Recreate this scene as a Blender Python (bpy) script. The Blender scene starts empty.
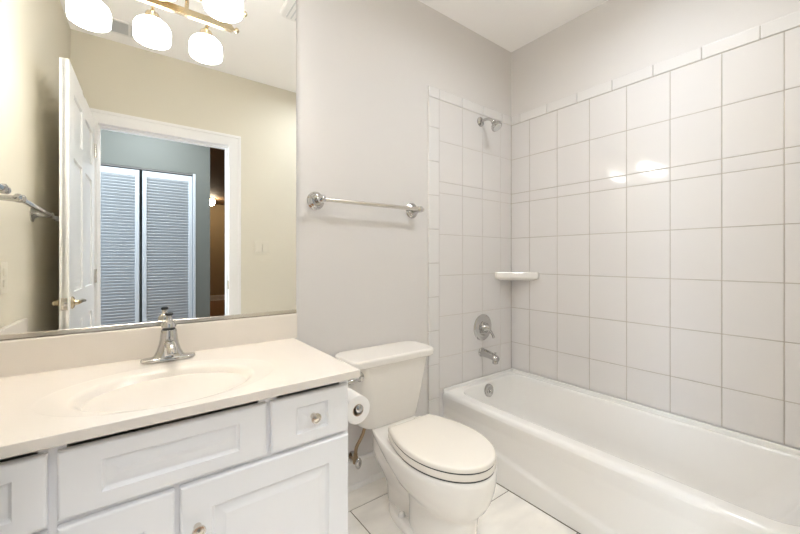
import bpy, bmesh, math, random
from mathutils import Vector, Matrix
random.seed(7)
C = bpy.context.scene.collection
SC = bpy.context.scene

# ------------------------------------------------------------------ camera, world, light, exposure
YAW, FPX, HOR = math.radians(37.0), 361.0, 258.5
CAM_Y, CAM_Z = -1.614, 1.165
cd = bpy.data.cameras.new('camera'); cam = bpy.data.objects.new('camera', cd); C.objects.link(cam)
cam.location = (0, CAM_Y, CAM_Z); cam.rotation_euler = (math.pi/2, 0, -YAW)
cd.sensor_width = 36.0; cd.lens = FPX*36.0/800.0; cd.shift_y = -(267.0-HOR)/800.0
cd.clip_start = 0.01; cd.clip_end = 60
SC.camera = cam
w = bpy.data.worlds.new('world'); SC.world = w; w.use_nodes = True
w.node_tree.nodes['Background'].inputs[0].default_value = (0.75, 0.87, 1.0, 1)
w.node_tree.nodes['Background'].inputs[1].default_value = 1.0
SC.view_settings.view_transform = 'Standard'; SC.view_settings.look = 'None'
SC.view_settings.gamma = 1.0; SC.view_settings.use_curve_mapping = False
SC.view_settings.exposure = 0.50
SC.cycles.max_bounces = 24; SC.cycles.diffuse_bounces = 14; SC.cycles.glossy_bounces = 8
SC.cycles.caustics_reflective = True; SC.cycles.sample_clamp_indirect = 6.0
SHADE_POWER = 20.0
SHADE_COL = (1.0, 0.98, 0.95)

def area(name, loc, rot, sx, sy, power, col):
    l = bpy.data.lights.new(name, 'AREA'); l.shape = 'RECTANGLE'; l.size = sx; l.size_y = sy
    l.energy = power; l.color = col
    o = bpy.data.objects.new(name, l); C.objects.link(o); o.location = loc; o.rotation_euler = rot
    return o
# added daylight through an unseen window at the end of the hall
area('added_hall_daylight', (-1.93, -2.18, 1.45), (0, -math.pi/2, 0), 1.3, 0.8, 60, (0.74, 0.86, 1.0))
# added fill light with no fixture, under the hall ceiling outside the bathroom door
area('hall_fill_light', (0.18, -2.06, 2.60), (0, 0, 0), 0.3, 0.3, 25, (0.9, 0.95, 1.0))

# added fill lamp, unseen: a recessed downlight in the bathroom ceiling (its trim is built with the fittings)
DL = [((1.40, -1.02, 2.660), 7.5, 165)]
for p, e, sp_ in DL:
    dl = bpy.data.lights.new('fill_downlight', 'AREA'); dl.shape = 'DISK'; dl.size = 0.13; dl.energy = e; dl.color = (0.90, 0.95, 1.0); dl.spread = math.radians(sp_)
    dlo = bpy.data.objects.new('fill_downlight', dl); C.objects.link(dlo); dlo.location = p

# ------------------------------------------------------------------ materials
def mat(name, col, rough=0.5, metal=0.0, spec=0.5, coat=0.0, emit=None, es=0.0, noise=0.0, nscale=8.0, bump=0.0, bscale=60.0, stretch=None):
    m = bpy.data.materials.new(name); m.use_nodes = True
    nt = m.node_tree; b = nt.nodes['Principled BSDF']
    b.inputs['Base Color'].default_value = (*col, 1); b.inputs['Roughness'].default_value = rough
    b.inputs['Metallic'].default_value = metal; b.inputs['Specular IOR Level'].default_value = spec
    b.inputs['Coat Weight'].default_value = coat
    if emit:
        b.inputs['Emission Color'].default_value = (*emit, 1); b.inputs['Emission Strength'].default_value = es
    if noise or bump:
        tc = nt.nodes.new('ShaderNodeTexCoord'); mp = nt.nodes.new('ShaderNodeMapping')
        nt.links.new(tc.outputs['Object'], mp.inputs[0])
        if stretch: mp.inputs['Scale'].default_value = stretch
    if noise:
        n = nt.nodes.new('ShaderNodeTexNoise'); n.inputs['Scale'].default_value = nscale; n.inputs['Detail'].default_value = 5
        nt.links.new(mp.outputs[0], n.inputs['Vector'])
        r = nt.nodes.new('ShaderNodeValToRGB')
        r.color_ramp.elements[0].position = 0.3; r.color_ramp.elements[1].position = 0.7
        r.color_ramp.elements[0].color = (*[c*(1-noise) for c in col], 1)
        r.color_ramp.elements[1].color = (*[min(1, c*(1+noise*0.5)) for c in col], 1)
        nt.links.new(n.outputs['Fac'], r.inputs[0]); nt.links.new(r.outputs[0], b.inputs['Base Color'])
    if bump:
        n2 = nt.nodes.new('ShaderNodeTexNoise'); n2.inputs['Scale'].default_value = bscale; n2.inputs['Detail'].default_value = 3
        nt.links.new(mp.outputs[0], n2.inputs['Vector'])
        bp = nt.nodes.new('ShaderNodeBump'); bp.inputs['Strength'].default_value = bump; bp.inputs['Distance'].default_value = 0.002
        nt.links.new(n2.outputs['Fac'], bp.inputs['Height']); nt.links.new(bp.outputs[0], b.inputs['Normal'])
    return m
M = {}
M['paint'] = mat('wall_paint', (0.69, 0.67, 0.66), 0.6, spec=0.25, bump=0.15, bscale=220)
M['cream'] = mat('warm_lit_paint', (0.69, 0.65, 0.545), 0.6, spec=0.25, bump=0.15, bscale=220)  # wall paint with the warm light tint put into its colour
M['ceil'] = mat('ceiling_paint', (0.94, 0.93, 0.925), 0.8, spec=0.2, bump=0.15, bscale=160)
M['tile'] = mat('glazed_tile', (0.71, 0.69, 0.685), 0.07, spec=0.5)
M['grout'] = mat('tile_grout', (0.50, 0.455, 0.41), 0.9, noise=0.12, nscale=14)
M['grout_white'] = mat('white_grout', (0.60, 0.565, 0.535), 0.9, noise=0.08, nscale=14)
M['trimtile'] = mat('bullnose_tile', (0.73, 0.715, 0.71), 0.1, spec=0.5)
M['tub'] = mat('tub_enamel', (0.84, 0.83, 0.815), 0.12, spec=0.5)
M['porc'] = mat('porcelain', (0.83, 0.80, 0.76), 0.1, spec=0.5)
M['seat'] = mat('seat_plastic', (0.78, 0.735, 0.665), 0.22, spec=0.45)
M['marble'] = mat('cultured_marble', (0.79, 0.74, 0.68), 0.22, spec=0.45, noise=0.02, nscale=3)
M['cab'] = mat('cabinet_enamel', (0.86, 0.86, 0.875), 0.32, spec=0.45, bump=0.04, bscale=90)
M['trim'] = mat('trim_enamel', (0.84, 0.83, 0.82), 0.3, spec=0.45)
M['door'] = mat('door_enamel', (0.83, 0.83, 0.82), 0.28, spec=0.5)
M['louver'] = mat('louver_enamel', (0.38, 0.42, 0.465), 0.4, spec=0.4)  # white doors, the dim cool hall light put into their colour
M['chrome'] = mat('chrome', (0.56, 0.55, 0.54), 0.07, 1.0)
M['nickel'] = mat('satin_nickel', (0.72, 0.68, 0.62), 0.22, 1.0)
M['gold'] = mat('brushed_champagne', (0.66, 0.55, 0.38), 0.26, 1.0)
M['bronze'] = mat('aged_brass', (0.38, 0.28, 0.18), 0.3, 1.0)
M['shade'] = mat('frosted_glass_lit', (0.95, 0.93, 0.9), 0.4, emit=SHADE_COL, es=SHADE_POWER)
M['mirror'] = mat('silvered_glass', (0.93, 0.94, 0.93), 0.0, 1.0)
M['paper'] = mat('tissue_paper', (0.88, 0.86, 0.84), 0.95, spec=0.1, bump=0.3, bscale=120)
M['card'] = mat('cardboard', (0.55, 0.43, 0.32), 0.9)
M['plastic'] = mat('white_plastic', (0.72, 0.68, 0.575), 0.35)
M['dark'] = mat('shadow_black', (0.03, 0.03, 0.03), 0.7)  # black for the painted shadow lines of the toilet seat
M['rubber'] = mat('black_rubber', (0.02, 0.02, 0.02), 0.5)
M['floor'] = mat('floor_tile', (0.92, 0.88, 0.82), 0.28, spec=0.45, noise=0.11, nscale=5, stretch=(1, 2.2, 1))
M['fgrout'] = mat('floor_grout', (0.16, 0.13, 0.10), 0.9)
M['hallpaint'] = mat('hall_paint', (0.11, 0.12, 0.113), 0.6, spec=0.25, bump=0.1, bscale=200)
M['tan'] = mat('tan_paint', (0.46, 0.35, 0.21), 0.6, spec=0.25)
M['dimceil'] = mat('dim_lit_ceiling', (0.20, 0.13, 0.075), 0.7, spec=0.2)  # dim warm light put into the ceiling colour
M['wood'] = mat('oak_floor', (0.36, 0.17, 0.06), 0.3, noise=0.35, nscale=5, stretch=(9, 1, 1))
M['hlamp'] = mat('lit_globe', (0.95, 0.9, 0.8), 0.4, emit=(1.0, 0.84, 0.62), es=60)
M['grey'] = mat('grille_metal', (0.62, 0.63, 0.64), 0.45)
M['blackline'] = mat('dark_track', (0.10, 0.10, 0.10), 0.6)  # near-black finish of the closet door track

# ------------------------------------------------------------------ mesh helpers
class MB:
    def __init__(self): self.bm = bmesh.new()
    def _merge(self, t, mtx=None):
        me = bpy.data.meshes.new('t'); t.to_mesh(me); t.free()
        if mtx is not None: me.transform(mtx)
        self.bm.from_mesh(me); bpy.data.meshes.remove(me); return self
    def box(self, x0, x1, y0, y1, z0, z1, bev=0.0, seg=2, mtx=None):
        t = bmesh.new(); bmesh.ops.create_cube(t, size=1)
        for v in t.verts:
            v.co = Vector(((x0+x1)/2 + v.co.x*(x1-x0), (y0+y1)/2 + v.co.y*(y1-y0), (z0+z1)/2 + v.co.z*(z1-z0)))
        if bev: bmesh.ops.bevel(t, geom=t.edges[:], offset=bev, segments=seg, affect='EDGES', profile=0.5)
        return self._merge(t, mtx)
    def loft(self, rings, cap0=True, cap1=True, closed=True, mtx=None):
        t = bmesh.new(); R = [[t.verts.new(p) for p in r] for r in rings]; n = len(R[0])
        for a, b in zip(R, R[1:]):
            for i in range(n if closed else n-1):
                j = (i+1) % n
                try: t.faces.new((a[i], a[j], b[j], b[i]))
                except ValueError: pass
        if cap0: t.faces.new(R[0][::-1])
        if cap1: t.faces.new(R[-1])
        bmesh.ops.recalc_face_normals(t, faces=t.faces[:])
        return self._merge(t, mtx)
    def lathe(self, prof, o=(0,0,0), axis=(0,0,1), n=32, cap=True):
        ax = Vector(axis).normalized(); q = Vector((0,0,1)).rotation_difference(ax).to_matrix()
        rings = []
        for r, h in prof:
            r = max(r, 1e-4)
            rings.append([Vector(o) + q @ Vector((r*math.cos(2*math.pi*i/n), r*math.sin(2*math.pi*i/n), h)) for i in range(n)])
        return self.loft(rings, cap, cap)
    def tube(self, pts, r, n=14, smooth=0, cap=True):
        pts = [Vector(p) for p in pts]
        rr = list(r) if isinstance(r, (list, tuple)) else [r]*len(pts)
        for _ in range(smooth):
            np_, nr = [pts[0]], [rr[0]]
            for i in range(len(pts)-1):
                np_ += [pts[i].lerp(pts[i+1], .25), pts[i].lerp(pts[i+1], .75)]
                nr += [rr[i]*.75+rr[i+1]*.25, rr[i]*.25+rr[i+1]*.75]
            pts, rr = np_+[pts[-1]], nr+[rr[-1]]
        rings = []; up = None
        for i, p in enumerate(pts):
            d = (pts[min(i+1, len(pts)-1)] - pts[max(i-1, 0)]).normalized()
            if up is None:
                up = Vector((0,0,1)) if abs(d.z) < .9 else Vector((1,0,0))
            a = (up - d*up.dot(d)).normalized(); up = a; b = d.cross(a)
            rings.append([p + (a*math.cos(2*math.pi*k/n) + b*math.sin(2*math.pi*k/n))*rr[i] for k in range(n)])
        return self.loft(rings, cap, cap)
    def sphere(self, o, r, sx=1, sy=1, sz=1, n=20):
        t = bmesh.new(); bmesh.ops.create_uvsphere(t, u_segments=n, v_segments=n//2, radius=r)
        return self._merge(t, Matrix.Translation(Vector(o)) @ Matrix.Diagonal((sx, sy, sz, 1)))
    def prism(self, poly, z0, z1, mtx=None, bev=0.0):
        t = bmesh.new()
        a = [t.verts.new((x, y, z0)) for x, y in poly]; b = [t.verts.new((x, y, z1)) for x, y in poly]; n = len(poly)
        for i in range(n): t.faces.new((a[i], a[(i+1) % n], b[(i+1) % n], b[i]))
        t.faces.new(a[::-1]); t.faces.new(b); bmesh.ops.recalc_face_normals(t, faces=t.faces[:])
        if bev: bmesh.ops.bevel(t, geom=t.edges[:], offset=bev, segments=2, affect='EDGES', profile=0.5)
        return self._merge(t, mtx)
    def frustum_panel(self, x0, x1, z0, z1, y, depth, s):
        # a raised field facing -Y: outer edge at y, inner edge at y-depth
        t = bmesh.new()
        o = [t.verts.new(p) for p in ((x0,y,z0),(x1,y,z0),(x1,y,z1),(x0,y,z1))]
        i = [t.verts.new(p) for p in ((x0+s,y-depth,z0+s),(x1-s,y-depth,z0+s),(x1-s,y-depth,z1-s),(x0+s,y-depth,z1-s))]
        for k in range(4): t.faces.new((o[k], o[(k+1)%4], i[(k+1)%4], i[k]))
        t.faces.new(i); t.faces.new(o[::-1]); bmesh.ops.recalc_face_normals(t, faces=t.faces[:])
        return self._merge(t)

def wloc(o):
    v = Vector((0,0,0)); rz = 0
    while o is not None: v += o.location; o = o.parent
    return v
def obj(name, mb, material, parent=None, smooth=40, pivot=None):
    """mb is in world coordinates; the object's origin is its parent's, or pivot"""
    me = bpy.data.meshes.new(name); mb.bm.to_mesh(me); mb.bm.free()
    off = wloc(parent) if parent else Vector(pivot or (0,0,0))
    me.transform(Matrix.Translation(-off))
    if smooth:
        me.shade_smooth(); me.set_sharp_from_angle(angle=math.radians(smooth))
    me.materials.append(material if not isinstance(material, str) else M[material])
    o = bpy.data.objects.new(name, me); C.objects.link(o)
    if smooth:
        wm = o.modifiers.new('weighted_normals', 'WEIGHTED_NORMAL'); wm.keep_sharp = True; wm.weight = 60
    if parent: o.parent = parent
    else: o.location = off
    return o
def thing(name, loc, label, cat, group=None, kind=None):
    o = bpy.data.objects.new(name, None); C.objects.link(o); o.location = loc; o.empty_display_size = 0.05
    o['label'] = label; o['category'] = cat
    if group: o['group'] = group
    if kind: o['kind'] = kind
    return o
def tag(o, label, cat=None, group=None, kind=None):
    if label: o['label'] = label
    if cat: o['category'] = cat
    if group: o['group'] = group
    if kind: o['kind'] = kind
    return o
def struct(name, mb, material, label, cat, smooth=30):
    return tag(obj(name, mb, material, None, smooth), label, cat, None, 'structure')
def rrect(x0, x1, y0, y1, r, z, m=6, n=6):
    r = min(r, (x1-x0)/2-1e-4, (y1-y0)/2-1e-4); P = []
    cs = [(x1-r, y0+r, -90), (x1-r, y1-r, 0), (x0+r, y1-r, 90), (x0+r, y0+r, 180)]
    for k, (cx, cy, a0) in enumerate(cs):
        arc = [(cx + r*math.cos(math.radians(a0+90*i/m)), cy + r*math.sin(math.radians(a0+90*i/m))) for i in range(m+1)]
        P += arc
        nx, ny, na = cs[(k+1) % 4]
        e = (nx + r*math.cos(math.radians(na)), ny + r*math.sin(math.radians(na)))
        for i in range(1, n): P.append((arc[-1][0] + (e[0]-arc[-1][0])*i/n, arc[-1][1] + (e[1]-arc[-1][1])*i/n))
    return [Vector((x, y, z)) for x, y in P]

# ------------------------------------------------------------------ room shell
XR, YD, ZC = 2.232, -1.58, 2.667           # right wall, door wall, ceiling
XL0, XL1 = -0.385, -0.30                    # left wall: at the mirror, at the door wall
def xl(y): return XL0 + (XL1-XL0)*(y/YD)
wb = struct('wall_back', MB().box(-0.55, 2.4, 0, 0.12, 0, ZC), 'paint', 'pale greige back wall behind the mirror, towel rail and toilet', 'wall')
wr = struct('wall_right', MB().box(XR, XR+0.12, -1.7, 0.0, 0, ZC), 'paint', 'right wall over the tub, tiled up to head height, greige paint above', 'wall')
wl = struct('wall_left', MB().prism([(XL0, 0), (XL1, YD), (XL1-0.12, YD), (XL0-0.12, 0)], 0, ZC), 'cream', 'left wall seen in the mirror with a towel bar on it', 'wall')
OX0, OX1, OZ = -0.165, 0.657, 2.083         # doorway
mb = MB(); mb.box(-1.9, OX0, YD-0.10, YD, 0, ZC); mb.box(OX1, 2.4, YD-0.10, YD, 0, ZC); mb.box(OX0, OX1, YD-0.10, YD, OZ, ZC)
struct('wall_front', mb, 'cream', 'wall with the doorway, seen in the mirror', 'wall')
struct('ceiling', MB().box(-0.55, 2.4, YD, 0.12, ZC, ZC+0.1), 'ceil', 'plain white bathroom ceiling', 'ceiling')
# bathroom floor: 12 inch tiles on dark grout
fl = struct('floor', MB().box(-0.5, 1.6, YD-0.03, 0.0, -0.06, -0.003), 'fgrout', 'cream tiled bathroom floor with dark grout lines', 'floor')
mb = MB(); P = 0.350; PX = 0.36
for j in range(-1, 7):
    y1 = -0.143-(j-1)*P; y0 = y1-P; off = 0.82 + (PX if j % 2 == 0 else 0)
    for i in range(-4, 4):
        x0, x1 = max(off+i*2*PX, -0.5), min(off+(i+1)*2*PX, 1.5255)
        a, b = max(y0, YD-0.03), min(y1, -0.001)
        if x1-x0 < 0.02 or b-a < 0.02: continue
        mb.box(x0+0.0022, x1-(0.0022 if x1 < 1.52 else 0), a+0.0022, b-0.0022, -0.02, 0, 0.0015, 1)
obj('floor_tiling', mb, 'floor', fl)

# wall tiling (8 x 10 inch tiles, liner strip, bullnose edge)
ZR = [0.374, 0.561, 0.811, 1.061, 1.311, 1.563, 1.632, 1.879, 2.128]
TX = 2.223                                   # tile face on the right wall
G = 0.0016
def tilt(mb, fn, k=0.0012):
    pass
mb = MB(); YR = [-0.006, -0.155, -0.357, -0.562, -0.765, -0.968, -1.17, -1.372, -1.575]
for a, b in zip(YR, YR[1:]):
    for z0, z1 in zip(ZR, ZR[1:]):
        c = Vector((TX+0.006, (a+b)/2, (z0+z1)/2))
        rot = Matrix.Translation(c) @ Matrix.Rotation(random.gauss(0, 0.0004), 4, 'Z') @ Matrix.Rotation(random.gauss(0, 0.0004), 4, 'Y') @ Matrix.Translation(-c)
        mb.box(TX, XR+0.01, b+G, a-G, z0+G, z1-G, 0.0022, 2, rot)
obj('tiling', mb, 'tile', wr)
obj('grout', MB().box(TX+0.0022, XR+0.002, -1.575, -0.004, 0.376, 2.190), 'grout', wr, 0)
mb = MB(); ys = [-0.006, -0.08] + [-0.284-0.203*i for i in range(7)]
for a, b in zip(ys, ys[1:]):
    b = max(b, -1.575)
    if a-b < .01: continue
    mb.box(TX-0.003, XR+0.01, b+0.0012, a-0.0012, 2.1295, 2.193, 0.004, 3)
obj('bullnose_edging', mb, 'trimtile', wr)
TY = -0.009                                  # tile face on the back wall
mb = MB(); XS = [1.506, 1.711, 1.905, 2.097, 2.219]
ZB = [0.0, 0.372] + ZR[1:]
for a, b in zip(XS, XS[1:]):
    for z0, z1 in zip(ZB, ZB[1:]):
        c = Vector(((a+b)/2, TY+0.006, (z0+z1)/2))
        rot = Matrix.Translation(c) @ Matrix.Rotation(random.gauss(0, 0.0004), 4, 'Z') @ Matrix.Rotation(random.gauss(0, 0.0004), 4, 'X') @ Matrix.Translation(-c)
        mb.box(a+G, b-G, TY, 0.004, z0+G, z1-G, 0.0022, 2, rot)
obj('tiling', mb, 'tile', wb)
obj('grout', MB().box(1.425, 2.222, TY+0.002, 0.002, 0.0, 2.190), 'grout_white', wb, 0)
mb = MB()
zz = [0.0, 0.12] + [0.323+0.2035*i for i in range(9)] + [2.128]
for a, b in zip(zz, zz[1:]):
    if b-a < .01: continue
    mb.box(1.421, 1.5045, TY-0.003, 0.004, a+0.0011, b-0.0011, 0.004, 3)
xs = [1.421, 1.506, 1.709, 1.912, 2.115, 2.219]
for a, b in zip(xs, xs[1:]): mb.box(a+0.0012, b-0.0012, TY-0.003, 0.004, 2.1295, 2.193, 0.004, 3)
obj('bullnose_edging', mb, 'trimtile', wb)

# baseboards
def base_profile():  # (distance from wall, height)
    return [(0, 0), (0.026, 0), (0.026, 0.008), (0.018, 0.022), (0.014, 0.024), (0.014, 0.112), (0.011, 0.122), (0.013, 0.130), (0.008, 0.142), (0, 0.145)]
def baseboard(name, p0, p1, nrm, label):
    p0, p1, n = Vector(p0), Vector(p1), Vector(nrm)
    r = [[p + n*d + Vector((0, 0, h)) for d, h in base_profile()] for p in (p0, p1)]
    return struct(name, MB().loft(r), 'trim', label, 'baseboard')
baseboard('baseboard_back', (0.585, -0.0005, 0), (1.419, -0.0005, 0), (0, -1, 0), 'white baseboard along the back wall behind the toilet')
baseboard('baseboard_front', (0.76, YD+0.0005, 0), (1.50, YD+0.0005, 0), (0, 1, 0), 'white baseboard beside the doorway')

# door casing and jamb (seen in the mirror)
tr = thing('trim_1', (0.25, YD, 0), 'white moulded casing around the bathroom doorway', 'door casing', kind='structure')
def casing(x0, x1, z0, z1, horiz, flip):
    mb = MB(); mb.box(x0, x1, YD, YD+0.013, z0, z1, 0.002, 1)
    return mb
mb = MB(); cw = 0.088
for (x0, x1, z0, z1) in ((OX1-0.002, OX1+cw-0.02, 0, OZ-0.002), (OX0-cw+0.02, OX0+0.002, 0, OZ-0.002), (OX0-cw+0.02, OX1+cw-0.02, OZ-0.002, OZ+cw-0.02)):
    mb.box(x0, x1, YD, YD+0.010, z0, z1)
o1 = OX1+cw; o0 = OX0-cw
mb.box(o1-0.022, o1, YD, YD+0.016, 0, OZ+cw-0.022, 0.003, 2); mb.box(o0, o0+0.022, YD, YD+0.016, 0, OZ+cw-0.022, 0.003, 2); mb.box(o0, o1, YD, YD+0.016, OZ+cw-0.022, OZ+cw, 0.003, 2)
obj('casing', mb, 'trim', tr)
mb = MB(); mb.box(OX1-0.002, OX1+0.018, YD-0.10, YD-0.0005, 0, OZ, 0.001, 1); mb.box(OX0-0.018, OX0+0.002, YD-0.10, YD-0.0005, 0, OZ, 0.001, 1); mb.box(OX0+0.003, OX1-0.003, YD-0.10, YD-0.0005, OZ-0.002, OZ+0.018, 0.001, 1)
mb.box(OX1-0.012, OX1, YD-0.10, YD-0.045, 0, OZ, 0.002, 1); mb.box(OX0, OX0+0.012, YD-0.10, YD-0.045, 0, OZ, 0.002, 1); mb.box(OX0+0.013, OX1-0.013, YD-0.10, YD-0.045, OZ-0.012, OZ, 0.002, 1)
obj('jamb', mb, 'trim', tr)
mb = MB(); mb.box(OX1-0.0035, OX1-0.001, YD-0.038, YD-0.006, 0.915, 0.985, 0.001, 1)
obj('strike_plate', mb, 'bronze', tr)

# bathroom door leaf, open against the left wall
hx, hy = -0.178, -1.535; fx, fy = -0.217, -0.655
dr = thing('door_1', (hx, hy, 0), 'white six-panel bathroom door standing open, reflected in the mirror', 'door', kind='structure')
dr.rotation_euler.z = math.atan2(fy-hy, fx-hx)
L = math.hypot(fx-hx, fy-hy); ZT = 2.088
def dpart(name, mb, m, parent=None, label=None, smooth=35):  # local: x along the leaf, -y is the room side (right face)
    me = bpy.data.meshes.new(name); mb.bm.to_mesh(me); mb.bm.free()
    me.shade_smooth(); me.set_sharp_from_angle(angle=math.radians(smooth)); me.materials.append(M[m])
    o = bpy.data.objects.new(name, me); C.objects.link(o); o.parent = parent or dr
    wm = o.modifiers.new('weighted_normals', 'WEIGHTED_NORMAL'); wm.keep_sharp = True; wm.weight = 60
    if label: o['label'] = label
    return o
TH = 0.035; mb = MB()
mb.box(0, L, 0.011, TH-0.011, 0.012, ZT)
cols = [(0.115, L/2-0.05), (L/2+0.05, L-0.115)]; rows = [(0.24, 0.84), (1.00, 1.66), (1.76, ZT-0.115)]
mb.box(0, 0.115, 0, TH, 0.012, ZT, 0.0012, 1); mb.box(L-0.115, L, 0, TH, 0.012, ZT, 0.0012, 1); mb.box(L/2-0.05, L/2+0.05, 0, TH, 0.02, ZT-0.01, 0.0012, 1)
for z0, z1 in ((0.012, 0.24), (0.84, 1.00), (1.66, 1.76), (ZT-0.115, ZT)): 
    mb.box(0.1145, L/2-0.0495, 0.0002, TH-0.0002, z0, z1); mb.box(L/2+0.0495, L-0.1145, 0.0002, TH-0.0002, z0, z1)
for x0, x1 in cols:
    for z0, z1 in rows:
        mb.frustum_panel(x0+0.012, x1-0.012, z0+0.012, z1-0.012, 0.0115, 0.0085, 0.030)
        t = MB(); t.frustum_panel(x0+0.012, x1-0.012, z0+0.012, z1-0.012, 0.0115, 0.0085, 0.030)
        me = bpy.data.meshes.new('t'); t.bm.to_mesh(me); t.bm.free(); me.transform(Matrix.Translation((0, TH, 0)) @ Matrix.Scale(-1, 4, (0, 1, 0))); me.flip_normals(); mb.bm.from_mesh(me); bpy.data.meshes.remove(me)
dpart('leaf', mb, 'door')
hz = 0.955; hxl = L-0.062
for s, lab in ((-1, 'room side'), (1, 'wall side')):
    y = 0 if s < 0 else TH
    mb = MB(); mb.lathe([(0.030, 0), (0.030, 0.004), (0.024, 0.009), (0.013, 0.012), (0.011, 0.026)], (hxl, y, hz), (0, s, 0))
    mb.tube([(hxl, y+s*0.024, hz), (hxl-0.02, y+s*0.028, hz+0.002), (hxl-0.06, y+s*0.031, hz+0.003), (hxl-0.105, y+s*0.034, hz-0.002), (hxl-0.118, y+s*0.034, hz-0.004)], [0.010, 0.010, 0.009, 0.008, 0.006], smooth=2)
    dpart('lever_handle', mb, 'gold')
mb = MB(); mb.box(L-0.0008, L+0.0012, 0.006, TH-0.006, hz-0.028, hz+0.028, 0.0004, 1); mb.lathe([(0.011, 0), (0.010, 0.008), (0.002, 0.010)], (L, TH/2, hz), (1, 0, 0), 20)
dpart('latch', mb, 'nickel')
for z in (0.2, 1.05, 1.88):
    dpart('hinge', MB().lathe([(0.006, -0.045), (0.007, -0.043), (0.007, 0.043), (0.006, 0.045)], (0.004, -0.006, z), (0, 0, 1), 14), 'nickel')

# ------------------------------------------------------------------ hall beyond the door (seen in the mirror)
YH = -2.70
mb = MB(); mb.box(-1.9, -0.345, YH-0.1, YH, 0, ZC); mb.box(0.565, 0.70, YH-0.1, YH, 0, ZC); mb.box(-0.345, 0.565, YH-0.1, YH, 2.045, ZC)
struct('wall_hall', mb, 'hallpaint', 'grey green hall wall around the closet doors, seen in the mirror', 'wall')
struct('floor_hall', MB().box(-1.9, 2.5, -9.6, YD-0.031, -0.06, 0), 'wood', 'brown wood floor of the hall, glimpsed in the mirror', 'floor')
struct('ceiling_hall', MB().box(-1.9, 2.5, YH, YD-0.0, ZC+0.0, ZC+0.1), 'ceil', 'hall ceiling outside the bathroom', 'ceiling')
mb = MB(); mb.box(-2.0, -1.9, YH, -2.62, 0, ZC); mb.box(-2.0, -1.9, -1.74, YD-0.1, 0, ZC); mb.box(-2.0, -1.9, -2.62, -1.74, 0, 0.75); mb.box(-2.0, -1.9, -2.62, -1.74, 2.15, ZC)
struct('wall_hall_end', mb, 'hallpaint', 'hall end wall around its added window', 'wall')
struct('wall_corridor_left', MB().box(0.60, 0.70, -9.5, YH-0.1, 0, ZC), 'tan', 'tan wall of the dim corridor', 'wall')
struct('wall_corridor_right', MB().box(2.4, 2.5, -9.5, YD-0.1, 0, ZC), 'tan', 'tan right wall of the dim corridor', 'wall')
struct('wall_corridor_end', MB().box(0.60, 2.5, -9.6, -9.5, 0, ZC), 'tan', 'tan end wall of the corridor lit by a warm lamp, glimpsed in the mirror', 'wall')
struct('ceiling_corridor', MB().box(0.60, 2.5, -9.6, YH-0.0, ZC, ZC+0.1), 'dimceil', 'corridor ceiling with dim warm light painted into its colour, glimpsed in the mirror', 'ceiling')
baseboard('baseboard_corridor', (0.70, -9.4995, 0), (2.4, -9.4995, 0), (0, 1, 0), 'white baseboard at the far end of the corridor')
cl = thing('hall_ceiling_lamp', (1.66, -8.4, ZC), 'small warm lit globe lamp on the dark corridor ceiling', 'lamp')
obj('canopy', MB().lathe([(0.09, 0), (0.09, -0.02), (0.05, -0.03)], (1.66, -8.4, ZC), (0, 0, 1)), 'gold', cl)
obj('globe', MB().sphere((1.66, -8.4, ZC-0.10), 0.085), 'hlamp', cl)
# closet
struct('wall_closet', MB().box(-0.345, 0.565, YH-0.65, YH-0.60, 0, ZC), 'hallpaint', 'closet interior behind the louvered doors', 'wall')
tr2 = thing('trim_2', (0.1, YH, 0), 'white jamb and track around the louvered closet doors', 'door frame', kind='structure')
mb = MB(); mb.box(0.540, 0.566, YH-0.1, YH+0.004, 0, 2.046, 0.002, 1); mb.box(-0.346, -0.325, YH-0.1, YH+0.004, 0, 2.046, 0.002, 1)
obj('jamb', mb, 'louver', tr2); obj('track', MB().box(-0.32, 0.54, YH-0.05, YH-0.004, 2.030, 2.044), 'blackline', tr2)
def louver_door(name, x0, x1, label):
    r = thing(name, ((x0+x1)/2, YH-0.03, 0), label, 'closet door', 'louvered closet doors', 'structure')
    y0, y1 = YH-0.040, YH-0.012; st = 0.034; zt = 2.022
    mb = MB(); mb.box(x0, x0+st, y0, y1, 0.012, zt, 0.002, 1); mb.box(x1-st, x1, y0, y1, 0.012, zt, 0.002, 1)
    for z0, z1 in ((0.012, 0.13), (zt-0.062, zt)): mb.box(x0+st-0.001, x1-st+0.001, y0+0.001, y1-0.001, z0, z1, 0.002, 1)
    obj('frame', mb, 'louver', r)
    mb = MB(); z = 0.145; p = 0.0285
    while z < zt-0.07:
        c = Vector(((x0+x1)/2, (y0+y1)/2, z)); rot = Matrix.Translation(c) @ Matrix.Rotation(math.radians(52), 4, 'X') @ Matrix.Translation(-c)
        mb.box(x0+st-0.002, x1-st+0.002, c.y-0.0195, c.y+0.0195, z-0.003, z+0.003, 0.0015, 1, rot); z += p
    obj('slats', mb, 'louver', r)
louver_door('door_2', -0.320, 0.088, 'left louvered closet door, partly hidden behind the open door in the mirror')
louver_door('door_3', 0.112, 0.536, 'right louvered closet door, fully visible in the mirror')
# unseen hall window, added to bring in daylight
wn = thing('added_window_1', (-1.95, -2.18, 1.45), 'unseen hall window added for daylight', 'window', kind='structure')
mb = MB(); mb.box(-1.96, -1.93, -2.62, -2.57, 0.75, 2.15); mb.box(-1.96, -1.93, -1.79, -1.74, 0.75, 2.15); mb.box(-1.96, -1.93, -2.62, -1.74, 0.75, 0.80); mb.box(-1.96, -1.93, -2.62, -1.74, 2.10, 2.15)
obj('window_frame', mb, 'trim', wn)

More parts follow.
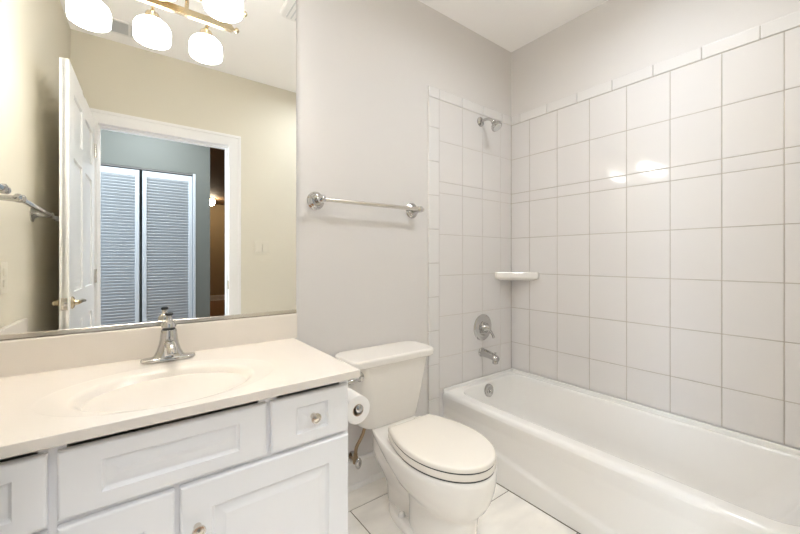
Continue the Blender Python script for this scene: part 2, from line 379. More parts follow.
# ------------------------------------------------------------------ vanity
VX0, VX1, VYF, VT = xl(-0.56)+0.004, 0.578, -0.560, 0.778
va = thing('vanity_cabinet', (0.1, -0.28, 0), 'white raised-panel vanity cabinet under the cream sink top', 'cabinet')
mb = MB()
mb.box(VX1-0.018, VX1, VYF+0.018, -0.001, 0.0, VT); mb.box(VX0, VX0+0.018, VYF+0.018, -0.001, 0.0, VT)
mb.box(VX0+0.018, VX1-0.018, VYF+0.07, VYF+0.085, 0.0, 0.10); mb.box(VX0+0.018, VX1-0.018, VYF+0.018, -0.001, 0.10, 0.115)
for x0, x1 in ((VX0, VX0+0.03), (-0.150, -0.105), (0.295, 0.345), (VX1-0.03, VX1)): mb.box(x0, x1, VYF, VYF+0.018, 0.10, 0.768)
for z0, z1 in ((0.10, 0.13), (0.58, 0.625), (0.715, 0.742)): mb.box(VX0+0.01, VX1-0.01, VYF+0.0005, VYF+0.0125, z0, z1)
mb.box(0.075, 0.125, VYF+0.0008, VYF+0.0172, 0.12, 0.60); mb.box(VX0+0.02, -0.11, VYF+0.001, VYF+0.017, 0.33, 0.37)
obj('carcass', mb, 'cab', va)
def front(name, x0, x1, z0, z1, inset, label=None, knob=None):
    mb = MB(); yb, yf = VYF-0.0004, VYF-0.020
    ins = inset
    # slab with rounded outer edge, then a recessed moulding and a raised field
    px0, px1, pz0, pz1 = x0+ins[0], x1-ins[0], z0+ins[1], z1-ins[1]
    t = bmesh.new()
    def ring(d, y): return [t.verts.new(p) for p in ((x0+d, y, z0+d), (x1-d, y, z0+d), (x1-d, y, z1-d), (x0+d, y, z1-d))]
    def pr(d, y): return [t.verts.new(p) for p in ((px0+d, y, pz0+d), (px1-d, y, pz0+d), (px1-d, y, pz1-d), (px0+d, y, pz1-d))]
    s = min(0.024, (pz1-pz0)*0.30)
    R = [ring(0, yb), ring(0, yf+0.006), ring(0.003, yf+0.002), ring(0.008, yf), pr(0, yf), pr(0.003, yf+0.006), pr(0.007, yf+0.009), pr(0.010, yf+0.009), pr(0.010+s*0.95, yf+0.0015), pr(0.010+s, yf+0.001)]
    for a, b in zip(R, R[1:]):
        for k in range(4): t.faces.new((a[k], a[(k+1)%4], b[(k+1)%4], b[k]))
    t.faces.new(R[0][::-1]); t.faces.new(R[-1]); bmesh.ops.recalc_face_normals(t, faces=t.faces[:])
    mb._merge(t)
    o = obj(name, mb, 'cab', va, 25)
    if label: o['label'] = label
    if knob:
        kx, kz = knob; k = MB(); k.lathe([(0.009, 0), (0.008, 0.004), (0.0055, 0.008), (0.0055, 0.014), (0.012, 0.019), (0.0155, 0.022), (0.0155, 0.0255), (0.0145, 0.027), (0.0115, 0.0275), (0.0105, 0.0258), (0.0075, 0.0262), (0.004, 0.0278), (0.001, 0.028)], (kx, yf, kz), (0, -1, 0), 28)
        ko = obj('knob', k, 'nickel', o)
        ko['label'] = 'satin nickel round knob'
    return o
front('drawer', 0.325, 0.571, 0.610, 0.758, (0.072, 0.034), 'right drawer front with a nickel knob', (0.449, 0.688))
front('false_front', -0.119, 0.312, 0.612, 0.758, (0.072, 0.036), 'wide false drawer front below the basin')
front('drawer', VX0+0.006, -0.134, 0.606, 0.758, (0.05, 0.036), 'narrow left drawer front cut by the photo edge')
front('drawer', VX0+0.006, -0.134, 0.36, 0.594, (0.05, 0.05), 'lower left drawer front')
front('drawer', VX0+0.006, -0.134, 0.115, 0.348, (0.05, 0.05), 'bottom left drawer front')
front('door', 0.103, 0.572, 0.115, 0.597, (0.070, 0.070), 'right cabinet door with a nickel knob', (0.140, 0.490))
front('door', -0.119, 0.091, 0.115, 0.597, (0.060, 0.070), 'left cabinet door', (0.060, 0.465))

# counter with integral oval basin
ZT_ = 0.805
vt = thing('countertop', (0.1, -0.3, VT), 'cream cultured marble vanity top with a moulded oval basin', 'countertop')
CX1, CYF = 0.602, -0.601
cx, cy = 0.103, -0.375
N = 96
def ell(a, b, c_y, z, c_x=cx): return [Vector((c_x + a*math.cos(2*math.pi*i/N), c_y + b*math.sin(2*math.pi*i/N), z)) for i in range(N)]
def rectring(d, z):
    # boundary of the counter seen from the basin centre, corners kept
    out = []
    for i in range(N):
        a = 2*math.pi*i/N; dx, dy = math.cos(a), math.sin(a); ts = []
        x1, y0, y1 = CX1-d, CYF+d, -0.0005
        if dx > 1e-9: ts.append((x1-cx)/dx)
        if dy > 1e-9: ts.append((y1-cy)/dy)
        if dy < -1e-9: ts.append((y0-cy)/dy)
        # tilted left edge x = xl(y)+d+.002
        k = (XL1-XL0)/YD; den = dx - k*dy
        if den < -1e-9: ts.append((XL0+0.002+(d if d > 0.003 else 0)*0 + k*cy - cx)/den)
        tt = min(v for v in ts if v > 0); out.append(Vector((cx+dx*tt, cy+dy*tt, z)))
    # snap nearest samples onto corners
    for (X, Y) in ((CX1-d, CYF+d), (CX1-d, -0.0005), (xl(0)+0.002, -0.0005), (xl(CYF+d)+0.002, CYF+d)):
        j = min(range(N), key=lambda q: (out[q].x-X)**2 + (out[q].y-Y)**2); out[j] = Vector((X, Y, z))
    return out
bs = []
rings = [rectring(0.004, VT+0.0004), rectring(0, VT+0.004), rectring(0, ZT_-0.003), rectring(0.001, ZT_-0.001), rectring(0.003, ZT_),
         ell(0.292, 0.206, -0.365, ZT_), ell(0.288, 0.203, -0.365, ZT_-0.0007), ell(0.282, 0.199, -0.366, ZT_-0.0013),
         ell(0.228, 0.184, cy, ZT_-0.003), ell(0.219, 0.174, cy, ZT_-0.0065), ell(0.210, 0.164, cy, ZT_-0.013)]
for k in range(1, 15):
    q = 1-0.93*k/14; dz = 0.122*(1-q*q)**0.95; rings.append(ell(0.210*q, 0.164*q, cy+0.02*(1-q), ZT_-0.013-dz))
obj('basin_slab', MB().loft(rings, True, True), 'marble', vt, 38)
mb = MB(); mb.box(xl(0)+0.006, 0.6165, -0.0205, -0.0008, ZT_-0.004, 0.914, 0.0035, 3)
obj('backsplash', mb, 'marble', vt)
mb = MB(); mb.prism([(xl(-0.018)+0.001, -0.018), (xl(-0.545)+0.001, -0.545), (xl(-0.545)+0.021, -0.545), (xl(-0.018)+0.021, -0.018)], ZT_-0.002, 0.914, None, 0.003)
obj('side_splash', mb, 'marble', vt)
mb = MB(); mb.lathe([(0.001, 0.004), (0.020, 0.004), (0.024, 0.002), (0.0245, -0.001)], (cx, cy+0.02, ZT_-0.135), (0, 0, 1))
o = obj('drain', mb, 'chrome', vt); o['label'] = 'chrome basin drain'

# faucet
fx0, fy0 = 0.116, -0.098
fa = thing('faucet', (fx0, fy0, ZT_), 'chrome single-lever faucet at the back of the cream basin', 'faucet')
def sup(a, b, z, e, n=40, cy_=fy0):
    P = []
    for i in range(n):
        t = 2*math.pi*i/n; c_, s_ = math.cos(t), math.sin(t)
        P.append(Vector((fx0 + a*math.copysign(abs(c_)**(2/e), c_), cy_ + b*math.copysign(abs(s_)**(2/e), s_), z)))
    return P
mb = MB(); z = ZT_+0.0006
mb.loft([sup(0.080, 0.027, z, 2.2), sup(0.083, 0.030, z+0.003, 2.2), sup(0.083, 0.030, z+0.009, 2.2), sup(0.080, 0.027, z+0.013, 2.2), sup(0.052, 0.0255, z+0.0145, 2.1), sup(0.045, 0.025, z+0.020, 2.1), sup(0.037, 0.0245, z+0.036, 2), sup(0.031, 0.0245, z+0.056, 2), sup(0.0275, 0.0245, z+0.075, 2), sup(0.0255, 0.0245, z+0.095, 2), sup(0.024, 0.024, z+0.106, 2), sup(0.021, 0.021, z+0.109, 2)])
obj('base', mb, 'chrome', fa, 50)
mb = MB(); mb.tube([(fx0, fy0-0.010, z+0.058), (fx0, fy0-0.045, z+0.066), (fx0, fy0-0.085, z+0.066), (fx0, fy0-0.108, z+0.054), (fx0, fy0-0.111, z+0.045)], [0.016, 0.0155, 0.0140, 0.0135, 0.0135], 18, 2)
obj('spout', mb, 'chrome', fa)
obj('collar', MB().lathe([(0.0195, 0.0), (0.0195, 0.005), (0.0175, 0.006)], (fx0, fy0, z+0.1085), (0, 0, 1)), 'rubber', fa)['label'] = 'dark collar ring'
mb = MB(); mb.lathe([(0.0205, 0), (0.023, 0.003), (0.0225, 0.012), (0.018, 0.021), (0.012, 0.026), (0.0095, 0.031), (0.0095, 0.044)], (fx0, fy0, z+0.1145), (0, 0, 1))
lv = obj('lever', mb, 'chrome', fa)
mb = MB(); mb.lathe([(0.0095, 0), (0.0125, 0.001), (0.0125, 0.007), (0.010, 0.0095), (0.001, 0.010)], (fx0, fy0, z+0.1575), (0, 0, 1), 20)
obj('lever_tip', mb, 'rubber', lv)['label'] = 'dark lever tip'

# mirror
mi = thing('wall_mirror', (0.118, -0.001, 0.93), 'large frameless wall mirror above the vanity backsplash', 'mirror')
obj('mirror_glass', MB().box(xl(0)+0.003, 0.6165, -0.006, -0.001, 0.925, 2.45, 0.0008, 1), 'mirror', mi, 0)
mb = MB(); mb.box(xl(0)+0.003, 0.6165, -0.0095, -0.0062, 0.9155, 0.932, 0.0006, 1); mb.box(xl(0)+0.003, 0.6165, -0.0095, -0.001, 0.9145, 0.918)
o = obj('bottom_channel', mb, 'nickel', mi); o['label'] = 'thin chrome channel holding the mirror edge'

# vanity light
lx, ly, lz = 0.080, -0.072, 2.152
vl = thing('vanity_light', (lx, -0.006, lz), 'three-light vanity fixture with lit frosted shades on the mirror', 'wall lamp')
o = obj('backplate', MB().loft([[Vector((lx + s*0.085*math.cos(t), y, lz+0.03 + s*0.055*math.sin(t))) for t in [2*math.pi*i/40 for i in range(40)]] for s, y in ((1, -0.0065), (1, -0.012), (0.93, -0.018), (0.8, -0.020))]), 'gold', vl)
for s in (-1, 1):
    mb = MB(); x = lx+s*0.105
    mb.tube([(lx+s*0.03, -0.018, lz+0.03), (lx+s*0.05, -0.04, lz+0.05), (x-s*0.015, -0.062, lz+0.072), (x+s*0.006, -0.072, lz+0.055), (x+s*0.004, -0.074, lz+0.025), (x, ly, lz+0.004)], [0.007, 0.007, 0.007, 0.007, 0.0075, 0.009], 12, 2)
    obj('scroll_arm', mb, 'gold', vl)
mb = MB(); mb.box(lx-0.278, lx+0.278, ly-0.009, ly+0.009, lz-0.0145, lz+0.0145, 0.003, 2)
obj('crossbar', mb, 'gold', vl)
for s in (-1, 1):
    mb = MB(); mb.lathe([(0.010, 0), (0.010, 0.005), (0.005, 0.007), (0.0045, 0.010), (0.0095, 0.014), (0.0115, 0.019), (0.0095, 0.0245), (0.003, 0.029), (0.0005, 0.0295)], (lx+s*0.277, ly, lz), (s, 0, 0))
    obj('finial', mb, 'gold', vl)
sy = -0.190
for k in (-1, 0, 1):
    x = lx+k*0.196
    mb = MB(); mb.tube([(x, ly, lz), (x, ly-0.04, lz+0.012), (x, sy+0.02, lz+0.030), (x, sy, lz+0.026), (x, sy, lz+0.012)], 0.007, 12, 2)
    mb.lathe([(0.010, 0.012), (0.022, 0.006), (0.026, -0.004), (0.028, -0.022), (0.027, -0.026)], (x, sy, lz+0.012), (0, 0, 1))
    so = obj('lamp_holder', mb, 'gold', vl)
    prof = [(0.026, -0.018), (0.030, -0.022), (0.046, -0.030), (0.058, -0.041), (0.064, -0.055), (0.0655, -0.070), (0.065, -0.090), (0.063, -0.107), (0.060, -0.109), (0.061, -0.090), (0.0615, -0.070), (0.060, -0.056), (0.054, -0.044), (0.042, -0.033), (0.028, -0.025)]
    mb = MB(); n = 36; mb.lathe(prof, (x, sy, lz+0.012), (0, 0, 1), n, False)
    sh = obj('lamp_shade', mb, 'shade', vl, 60)
    obj('bulb', MB().sphere((x, sy, lz-0.052), 0.026, 1, 1, 1.2), 'shade', sh)

# ------------------------------------------------------------------ towel bars
tb = thing('towel_bar', (1.006, -0.001, 1.441), 'satin nickel towel bar on the back wall above the toilet', 'towel bar')
ty, tz = -0.070, 1.439
for x in (0.712, 1.300):
    mb = MB(); mb.lathe([(0.043, 0.0006), (0.043, 0.004), (0.036, 0.008), (0.034, 0.014), (0.027, 0.018), (0.025, 0.024), (0.015, 0.028)], (x, 0, tz), (0, -1, 0))
    obj('rosette', mb, 'chrome', tb)
    mb = MB(); mb.lathe([(0.012, 0.026), (0.010, 0.040), (0.012, 0.052), (0.0175, 0.058), (0.0185, 0.070), (0.017, 0.082), (0.008, 0.087), (0.001, 0.088)], (x, 0, tz), (0, -1, 0))
    obj('post', mb, 'chrome', tb)
mb = MB(); mb.tube([(0.700, ty, tz), (1.318, ty, tz)], 0.0100, 18)
mb.sphere((1.322, ty, tz), 0.0115)
obj('bar', mb, 'nickel', tb)
lb = thing('towel_bar', (-0.37, -0.45, 1.365), 'chrome towel bar on the left wall, its reflection at the mirror edge', 'towel bar')
bx, bz = -0.2855, 1.364
nx = Vector((1, -(XL1-XL0)/YD*1, 0)).normalized()
for y in (-0.125, -0.70):
    w0 = Vector((xl(y), y, bz)); 
    mb = MB(); mb.lathe([(0.034, 0.0006), (0.034, 0.004), (0.028, 0.007), (0.020, 0.010), (0.013, 0.018), (0.011, 0.022)], w0, nx)
    obj('rosette', mb, 'chrome', lb)
    d = abs(bx-w0.x)
    mb = MB(); mb.lathe([(0.011, 0.020), (0.009, d*0.5), (0.011, d-0.014), (0.0135, d-0.006), (0.0135, d+0.008), (0.008, d+0.0125), (0.001, d+0.013)], w0, nx)
    obj('post', mb, 'chrome', lb)
mb = MB(); mb.tube([(bx, -0.095, bz), (bx, -0.86, bz)], 0.0095, 18)
for y, s in ((-0.095, 1), (-0.86, -1)): mb.lathe([(0.0095, 0), (0.0125, 0.002), (0.013, 0.010), (0.010, 0.014), (0.001, 0.0155)], (bx, y, bz), (0, s, 0), 18)
obj('bar', mb, 'chrome', lb)

# ------------------------------------------------------------------ toilet
tx = 1.045
to = thing('toilet', (tx, -0.4, 0), 'off-white two-piece toilet between the vanity and the tub', 'toilet')
def egg(hw, yb, yf, z, ym=-0.50, pb=2.6, pf=2.05, n=56, back=None, dx=0.0):
    # outline with its widest place at ym, squarer at the back
    P = []
    for i in range(n):
        t = 2*math.pi*i/n; s_, c_ = math.sin(t), math.cos(t)
        p = pf if s_ < 0 else pb
        x = hw*math.copysign(abs(c_)**(2/p), c_); y = math.copysign(abs(s_)**(2/p), s_)
        y = ym + (y*(ym-yf) if s_ < 0 else y*(yb-ym))
        if back and s_ > 0: x *= 1-(1-back)*abs(s_)**2
        P.append(Vector((tx+dx+x, y, z)))
    return P
mb = MB()
# column and bowl
mb.loft([egg(0.106, -0.36, -0.685, 0.02, -0.52), egg(0.104, -0.36, -0.683, 0.06, -0.52), egg(0.102, -0.36, -0.685, 0.12, -0.52), egg(0.105, -0.35, -0.693, 0.165, -0.52), egg(0.116, -0.33, -0.708, 0.19, -0.52), egg(0.136, -0.28, -0.728, 0.213, -0.51),
         egg(0.154, -0.22, -0.745, 0.245, -0.51, back=0.70), egg(0.167, -0.14, -0.755, 0.28, -0.51, back=0.60), egg(0.175, -0.08, -0.760, 0.315, -0.51, back=0.60), egg(0.177, -0.042, -0.761, 0.338, -0.51, back=0.66), egg(0.175, -0.042, -0.759, 0.356, -0.51, back=0.70), egg(0.168, -0.047, -0.752, 0.362, -0.51, back=0.70)])
# trapway body behind the column
mb.loft([egg(0.072, -0.17, -0.50, 0.02, -0.33), egg(0.073, -0.165, -0.50, 0.09, -0.33), egg(0.084, -0.145, -0.50, 0.13, -0.33), egg(0.104, -0.115, -0.50, 0.18, -0.32), egg(0.122, -0.095, -0.50, 0.225, -0.31), egg(0.128, -0.085, -0.50, 0.26, -0.31), egg(0.122, -0.080, -0.50, 0.295, -0.31), egg(0.112, -0.07, -0.50, 0.32, -0.31), egg(0.118, -0.06, -0.50, 0.345, -0.31)])
# foot plate
mb.loft([egg(0.113, -0.20, -0.698, 0.0006, -0.42, 2.4, 2.6), egg(0.114, -0.20, -0.699, 0.012, -0.42, 2.4, 2.6), egg(0.110, -0.205, -0.695, 0.030, -0.42, 2.4, 2.6), egg(0.100, -0.215, -0.686, 0.038, -0.42, 2.4, 2.6)])
obj('bowl', mb, 'porc', to, 60)
for s in (-1, 1):
    obj('bolt_cap', MB().lathe([(0.015, 0.0), (0.015, 0.006), (0.012, 0.014), (0.006, 0.018), (0.001, 0.019)], (tx+s*0.087, -0.355, 0.0365), (0, 0, 1), 24), 'porc', to)
def lidring(o, z, yb=-0.300):
    ym, hw, yf = -0.52, 0.176-o, -0.759+o; P = []; n = 30
    yb = yb-o; R = []
    for i in range(n+1):       # front half, right to left
        t = math.pi*i/n; R.append((hw*math.cos(t), ym - (ym-yf)*math.sin(t)))
    hb = 0.121-o
    left = []
    for i in range(1, 13):
        q = i/12; left.append((hb + (hw-hb)*math.cos(q*math.pi/2)**0.9, ym + (yb-ym)*q))
    P = R + [(-x, y) for x, y in left]
    P += [(-hb+2*hb*i/8, yb) for i in range(1, 8)]
    P += left[::-1]
    return [Vector((tx+x, y, z)) for x, y in P]
obj('seat', MB().loft([lidring(0.008, 0.3655), lidring(0.002, 0.367), lidring(0.0, 0.371), lidring(0.0, 0.387), lidring(0.003, 0.3915)]), 'seat', to, 50)
mb = MB(); mb.loft([lidring(0.006, 0.3962), lidring(0.001, 0.3975), lidring(0.0, 0.401), lidring(0.001, 0.410), lidring(0.005, 0.4145), lidring(0.013, 0.4165), lidring(0.05, 0.4175)])
obj('seat_lid', mb, 'seat', to, 50)
obj('rim_shadow_strip', MB().loft([lidring(0.004, 0.3612), lidring(0.004, 0.366)]), 'dark', to)['label'] = 'dark strip standing in for the shadow under the seat'  # black ring painting the shade between rim and seat
obj('seat_shadow_strip', MB().loft([lidring(0.0035, 0.391), lidring(0.0035, 0.397)]), 'dark', to)['label'] = 'dark strip standing in for the shadow between seat and lid'  # black ring painting the shade between seat and lid
for s in (-1, 1):
    obj('hinge', MB().box(tx+s*0.075-0.022, tx+s*0.075+0.022, -0.291, -0.262, 0.363, 0.398, 0.006, 3), 'seat', to)
# tank
mb = MB()
rr = []
for z, hw, yb, yf, r in ((0.352, 0.120, -0.05, -0.160, 0.05), (0.356, 0.150, -0.035, -0.180, 0.06), (0.368, 0.166, -0.028, -0.190, 0.065), (0.45, 0.186, -0.022, -0.198, 0.07), (0.56, 0.208, -0.018, -0.205, 0.07), (0.662, 0.228, -0.015, -0.212, 0.07)):
    rr.append(rrect(tx-hw, tx+hw, yf, yb, r, z, 8, 6))
mb.loft(rr); obj('tank', mb, 'porc', to, 50)
def lr(o, z): return rrect(tx-0.258+o, tx+0.252-o, -0.226+o, -0.006-o*0.3, 0.058-o*0.5, z, 8, 6)
mb = MB(); mb.loft([lr(0.012, 0.663), lr(0.003, 0.6655), lr(0.0, 0.671), lr(0.0, 0.691), lr(0.003, 0.697), lr(0.008, 0.7005), lr(0.016, 0.702)])
obj('tank_lid', mb, 'porc', to, 50)
mb = MB(); lxx, lyy, lzz = tx-0.205, -0.190, 0.628
mb.lathe([(0.024, 0), (0.024, 0.005), (0.018, 0.012), (0.013, 0.022)], (lxx, lyy, lzz), (-0.75, -0.66, 0), 24)
mb.tube([(lxx-0.014, lyy-0.014, lzz), (lxx-0.030, lyy-0.026, lzz-0.001), (lxx-0.055, lyy-0.030, lzz-0.004), (lxx-0.085, lyy-0.030, lzz-0.009)], [0.011, 0.012, 0.0125, 0.010], 14, 2)
o = obj('flush_lever', mb, 'chrome', to); o['label'] = 'chrome flush lever'

# water supply valve
sv = thing('supply_valve', (0.905, -0.001, 0.17), 'chrome water supply valve and hose on the wall behind the toilet', 'valve')
vx, vy, vz = 0.905, -0.045, 0.158
obj('escutcheon', MB().lathe([(0.030, 0.0008), (0.028, 0.006), (0.012, 0.012)], (vx, -0.0005, vz), (0, -1, 0)), 'chrome', sv)
mb = MB(); mb.tube([(vx, -0.008, vz), (vx, vy-0.012, vz)], 0.008); mb.lathe([(0.013, -0.016), (0.014, -0.012), (0.014, 0.012), (0.011, 0.020), (0.011, 0.030), (0.008, 0.032)], (vx, vy, vz+0.004), (0, 0, 1))
obj('valve_body', mb, 'bronze', sv)
mb = MB(); mb.lathe([(0.005, 0.0), (0.005, 0.016)], (vx, vy-0.010, vz), (0, -1, 0)); mb.sphere((vx, vy-0.030, vz), 0.024, 0.75, 0.45, 1.15)
obj('oval_handle', mb, 'chrome', sv)
mb = MB(); mb.tube([(vx, vy, vz+0.034), (vx+0.002, vy-0.004, vz+0.07), (vx+0.02, vy-0.010, vz+0.10), (vx+0.036, vy-0.02, vz+0.14), (vx+0.038, vy-0.03, vz+0.192)], 0.0085, 12, 2)
mb.lathe([(0.012, 0.0), (0.013, 0.004), (0.013, 0.016), (0.010, 0.018)], (vx+0.038, vy-0.03, vz+0.161), (0, 0, 1))
obj('hose', mb, 'bronze', sv)

# toilet paper
px, pz = 0.652, 0.627; py0, py1 = -0.502, -0.398
for y in (py1+0.012,):
    mb = MB(); mb.lathe([(0.019, 0.0008), (0.019, 0.004), (0.010, 0.009), (0.007, 0.014), (0.007, px-VX1-0.006)], (VX1, y, pz), (1, 0, 0), 24)
    mb.lathe([(0.0125, -0.007), (0.014, -0.004), (0.014, 0.004), (0.0125, 0.007)], (px, y, pz+0.0075), (0, 1, 0), 24)
    holder = obj('paper_holder', mb, 'chrome', va); holder['label'] = 'chrome toilet paper holder on the cabinet side'
mb = MB(); mb.tube([(px, py0-0.006, pz+0.0075), (px, py1+0.006, pz+0.0075)], 0.0118); mb.lathe([(0.010, 0.003), (0.0135, 0.005), (0.014, 0.009), (0.009, 0.013), (0.001, 0.014)], (px, py0, pz+0.0075), (0, -1, 0), 24)
obj('spindle', mb, 'chrome', holder)
pr_ = thing('toilet_paper', (px, -0.45, pz), 'white toilet paper roll hanging on the vanity side', 'toilet paper')
mb = MB()
mb.lathe([(0.0215, py0), (0.047, py0), (0.0495, py0+0.002), (0.0495, py1-0.002), (0.047, py1), (0.0215, py1), (0.0215, py0)], (px, 0, pz), (0, 1, 0), 40, False)
obj('roll', mb, 'paper', pr_, 50)
mb = MB(); mb.lathe([(0.0195, py0-0.001), (0.0212, py0-0.001), (0.0212, py1+0.001), (0.0195, py1+0.001), (0.0195, py0-0.001)], (px, 0, pz), (0, 1, 0), 32, False)
obj('cardboard_core', mb, 'card', pr_, 50)

# ------------------------------------------------------------------ bathtub
BX0, BX1, BY0, BY1, BZ = 1.530, 2.2215, -1.576, -0.0125, 0.352
bt = thing('bathtub', ((BX0+BX1)/2, -0.8, 0), 'white alcove bathtub along the tiled wall', 'bathtub')
def R(x0, x1, y0, y1, r, z): return rrect(x0, x1, y0, y1, r, z, 8, 10)
ix0, ix1, iy0, iy1 = 1.612, 2.184, -1.500, -0.060
rings = [R(BX0, BX1, BY0, BY1, 0.004, BZ-0.024), R(BX0+0.003, BX1, BY0, BY1, 0.006, BZ-0.013), R(BX0+0.009, BX1-0.001, BY0+0.001, BY1-0.001, 0.008, BZ-0.005), R(BX0+0.018, BX1-0.002, BY0+0.002, BY1-0.002, 0.012, BZ-0.001), R(BX0+0.028, BX1-0.006, BY0+0.006, BY1-0.006, 0.02, BZ),
         R(ix0-0.012, ix1+0.010, iy0-0.010, iy1+0.010, 0.11, BZ), R(ix0-0.004, ix1+0.003, iy0-0.003, iy1+0.003, 0.105, BZ-0.003), R(ix0+0.002, ix1-0.001, iy0+0.002, iy1-0.001, 0.10, BZ-0.010), R(ix0+0.008, ix1-0.005, iy0+0.01, iy1-0.005, 0.10, BZ-0.028),
         R(ix0+0.022, ix1-0.018, iy0+0.05, iy1-0.018, 0.10, BZ-0.11), R(ix0+0.036, ix1-0.032, iy0+0.11, iy1-0.034, 0.10, BZ-0.20), R(ix0+0.052, ix1-0.048, iy0+0.16, iy1-0.055, 0.10, BZ-0.255), R(ix0+0.080, ix1-0.075, iy0+0.21, iy1-0.085, 0.09, BZ-0.278), R(ix0+0.12, ix1-0.12, iy0+0.27, iy1-0.13, 0.07, BZ-0.284)]
mb = MB(); mb.loft(rings, False, True)
# apron with the swooping raised foot
t = bmesh.new(); ny, nz = 60, 40; V = []
for i in range(ny+1):
    y = BY1 + (BY0-BY1)*i/ny; zr = 0.070 + 0.075*max(0, (1.05+y)/0.61)**1.15 if y > -1.05 else 0.070 + 0.06*max(0, (-1.2-y)/0.4)**1.5; row = []
    for j in range(nz+1):
        z = 0.001 + (BZ-0.025)*j/nz; q = max(0, min(1, (z-zr+0.008)/0.016)); q = q*q*(3-2*q)
        row.append(t.verts.new((BX0 + 0.010*q*(1-max(0, min(1, (z-0.26)/0.055))), y, z)))
    V.append(row)
for i in range(ny):
    for j in range(nz): t.faces.new((V[i][j], V[i][j+1], V[i+1][j+1], V[i+1][j]))
bmesh.ops.recalc_face_normals(t, faces=t.faces[:]); mb._merge(t)
mb.box(2.208, 2.2225, BY0+0.01, BY1, BZ-0.006, 0.3735, 0.004, 3); mb.box(1.534, 2.2215, -0.024, -0.0105, BZ-0.006, 0.3715, 0.004, 3)
obj('tub_shell', mb, 'tub', bt, 60)
o = obj('overflow_plate', MB().lathe([(0.001, 0.013), (0.018, 0.012), (0.022, 0.009), (0.034, 0.010), (0.040, 0.007), (0.042, 0.002), (0.042, -0.004)], (1.893, iy1-0.010, 0.299), (0, -1, 0.12)), 'chrome', bt); o['label'] = 'round chrome overflow plate'
obj('trip_lever', MB().tube([(1.893, iy1-0.022, 0.303), (1.893, iy1-0.034, 0.294), (1.893, iy1-0.036, 0.285)], [0.004, 0.005, 0.006], 10, 1), 'chrome', o)
o = obj('drain', MB().lathe([(0.001, 0.005), (0.026, 0.004), (0.032, 0.001)], (1.893, -0.25, BZ-0.2835), (0, 0, 1)), 'chrome', bt); o['label'] = 'chrome tub drain'

# tub and shower fittings
TF = TY-0.0006
so = thing('tub_spout', (1.893, TF, 0.54), 'chrome tub spout on the tiled back wall above the tub', 'spout')
obj('flange', MB().lathe([(0.030, 0), (0.030, 0.006), (0.026, 0.010)], (1.893, TF, 0.538), (0, -1, 0)), 'chrome', so)
def sp(y, z, a, b): return [Vector((1.893 + a*math.cos(q), y, z + b*math.sin(q))) for q in [2*math.pi*i/28 for i in range(28)]]
mb = MB(); mb.loft([sp(TF-0.004, 0.538, 0.026, 0.028), sp(TF-0.03, 0.537, 0.026, 0.027), sp(TF-0.07, 0.533, 0.025, 0.024), sp(TF-0.105, 0.526, 0.024, 0.022), sp(TF-0.125, 0.521, 0.022, 0.020), sp(TF-0.135, 0.518, 0.016, 0.015)])
mb.lathe([(0.016, 0), (0.018, -0.006), (0.018, -0.028), (0.015, -0.031)], (1.893, TF-0.113, 0.516), (0, 0, 1), 22)
obj('spout_body', mb, 'chrome', so)
obj('diverter_knob', MB().lathe([(0.004, 0), (0.004, 0.010), (0.007, 0.012), (0.007, 0.018), (0.003, 0.020)], (1.893, TF-0.115, 0.541), (0, 0, 1), 16), 'chrome', so)
sv2 = thing('shower_valve', (1.903, TF, 0.703), 'round chrome shower valve plate with lever above the spout', 'shower valve')
obj('valve_plate', MB().lathe([(0.088, 0), (0.088, 0.004), (0.082, 0.009), (0.066, 0.010), (0.060, 0.014), (0.050, 0.016), (0.044, 0.013), (0.036, 0.012)], (1.903, TF, 0.703), (0, -1, 0), 44), 'chrome', sv2)
mb = MB(); mb.lathe([(0.034, 0.010), (0.033, 0.030), (0.024, 0.042), (0.020, 0.058), (0.012, 0.064), (0.001, 0.065)], (1.903, TF, 0.703), (0, -1, 0), 30)
mb.tube([(1.905, TF-0.050, 0.700), (1.925, TF-0.056, 0.675), (1.942, TF-0.058, 0.648), (1.948, TF-0.058, 0.638)], [0.011, 0.009, 0.008, 0.010], 14, 2)
obj('valve_lever', mb, 'chrome', sv2)
sh_ = thing('overhead_shower', (1.882, TF, 2.10), 'small chrome shower head on a bent arm high on the tiles', 'shower head')
SZ = 2.078
obj('flange', MB().lathe([(0.032, 0), (0.031, 0.005), (0.020, 0.012), (0.012, 0.015)], (1.882, TF, SZ), (0, -1, 0)), 'chrome', sh_)
mb = MB(); mb.tube([(1.882, TF-0.005, SZ), (1.884, TF-0.045, SZ+0.006), (1.887, TF-0.078, SZ-0.004), (1.890, TF-0.098, SZ-0.026)], 0.0095, 14, 2); obj('arm', mb, 'chrome', sh_)
mb = MB(); ax = Vector((0.10, -0.55, -0.83)).normalized(); b0 = Vector((1.890, TF-0.095, SZ-0.021))
mb.lathe([(0.010, 0), (0.015, 0.004), (0.016, 0.012), (0.013, 0.018), (0.018, 0.024), (0.030, 0.036), (0.036, 0.046), (0.037, 0.056), (0.034, 0.060), (0.030, 0.0605), (0.001, 0.0605)], b0, ax, 36)
hd = obj('spray_head', mb, 'chrome', sh_)
obj('spray_face', MB().lathe([(0.029, 0.0600), (0.028, 0.0622), (0.012, 0.0626), (0.010, 0.0616), (0.001, 0.0616)], b0, ax, 30), 'grey', hd)

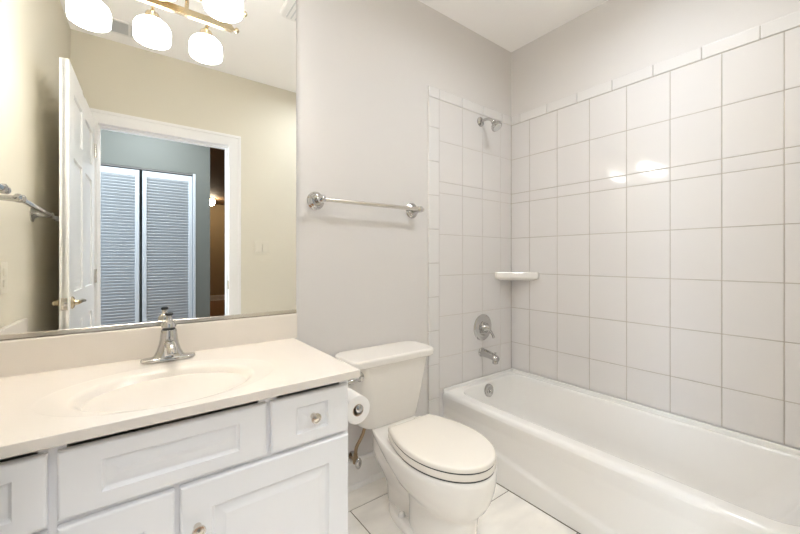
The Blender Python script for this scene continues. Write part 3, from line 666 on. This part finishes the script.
# corner shelf
cs = thing('corner_shelf', (2.12, -0.09, 1.02), 'white ceramic corner shelf in the tiled corner of the tub', 'shelf')
def csr(k, z):
    x, y = TX-0.0008, TY-0.0008; a, b = 0.190*k, 0.222*k; P = [(x, y), (x-a, y), (x-a, y-0.022*k)]
    p0, p1, c_ = Vector((x-a, y-0.022*k)), Vector((x-0.022*k, y-b)), Vector((x-a*0.40, y-b*0.58))
    for i in range(1, 14):
        t = i/14; P.append(tuple(p0*(1-t)**2 + c_*2*t*(1-t) + p1*t*t))
    P += [(x-0.022*k, y-b), (x, y-b)]
    return [Vector((p[0], p[1], z)) for p in P]
mb = MB(); mb.loft([csr(0.55, 1.008), csr(0.80, 1.014), csr(0.96, 1.026), csr(1.0, 1.036), csr(1.0, 1.066), csr(0.985, 1.070), csr(0.95, 1.071)])
obj('shelf_body', mb, 'porc', cs, 0)

# ------------------------------------------------------------------ fittings seen in the mirror
sw = thing('light_switch', (0.91, YD, 1.26), 'almond double switch plate beside the doorway, seen in the mirror', 'light switch')
obj('switch_plate', MB().box(0.853, 0.970, YD+0.0005, YD+0.006, 1.203, 1.315, 0.002, 2), 'plastic', sw)
for x in (0.888, 0.935): obj('rocker', MB().box(x-0.0165, x+0.0165, YD+0.004, YD+0.010, 1.226, 1.292, 0.002, 2), 'plastic', sw)
ou = thing('wall_outlet', (xl(-0.33), -0.33, 1.095), 'almond outlet plate on the left wall at the mirror edge', 'outlet')
rot = Matrix.Translation((xl(-0.33), -0.33, 1.095)) @ Matrix.Rotation(math.atan2(-(XL1-XL0)/YD, 1), 4, 'Z')
obj('outlet_plate', MB().box(0.0005, 0.006, -0.036, 0.036, -0.058, 0.058, 0.002, 2, rot), 'plastic', ou)
for z in (-0.021, 0.021): obj('socket', MB().box(0.004, 0.009, -0.016, 0.016, z-0.014, z+0.014, 0.003, 2, rot), 'plastic', ou)
av = thing('air_vent', (0.0, -1.36, ZC), 'grey ceiling air vent between the lamp shades in the mirror', 'air vent')
mb = MB(); x0, x1, y0, y1 = -0.14, 0.10, -1.45, -1.27
for a in ((x0, x1, y0, y0+0.018), (x0, x1, y1-0.018, y1), (x0, x0+0.018, y0+0.018, y1-0.018), (x1-0.018, x1, y0+0.018, y1-0.018), (0.002, 0.014, y0+0.018, y1-0.018)): mb.box(a[0], a[1], a[2], a[3], ZC-0.008, ZC-0.0005, 0.001, 1)
obj('vent_frame', mb, 'trim', av)
obj('vent_backing', MB().box(x0+0.005, x1-0.005, y0+0.005, y1-0.005, ZC-0.0025, ZC-0.0006), 'grey', av)
mb = MB()
for i in range(10):
    y = y0+0.026+i*0.0145; mb.box(x0+0.015, x1-0.015, y-0.004, y+0.004, ZC-0.0065, ZC-0.0045)
obj('vent_slats', mb, 'grey', av)
ef = thing('exhaust_fan', (0.88, -0.47, ZC), 'white ribbed exhaust fan grille on the ceiling, at the mirror top', 'exhaust fan')
mb = MB(); x0, x1, y0, y1 = 0.735, 1.035, -0.61, -0.31
mb.loft([rrect(x0, x1, y0, y1, 0.03, ZC-0.0005), rrect(x0, x1, y0, y1, 0.03, ZC-0.012), rrect(x0+0.012, x1-0.012, y0+0.012, y1-0.012, 0.025, ZC-0.022)])
obj('fan_cover', mb, 'trim', ef)
mb = MB()
for i in range(9):
    x = x0+0.038+i*0.028; mb.box(x-0.004, x+0.004, y0+0.03, y1-0.03, ZC-0.0262, ZC-0.0215, 0.0015, 1)
obj('fan_ribs', mb, 'grey', ef)
for (p, e, a), where in zip(DL, ('near the doorway',)):  # trim of the added fill light, out of view
    dt = thing('fill_downlight', (p[0], p[1], ZC), 'white trim ring of an added, unseen ceiling downlight ' + where, 'ceiling light')
    obj('trim_ring', MB().lathe([(0.066, -0.004), (0.066, -0.0075), (0.088, -0.006), (0.090, -0.0005), (0.066, -0.0005), (0.066, -0.004)], (p[0], p[1], ZC), (0, 0, 1), 40, False), 'trim', dt)
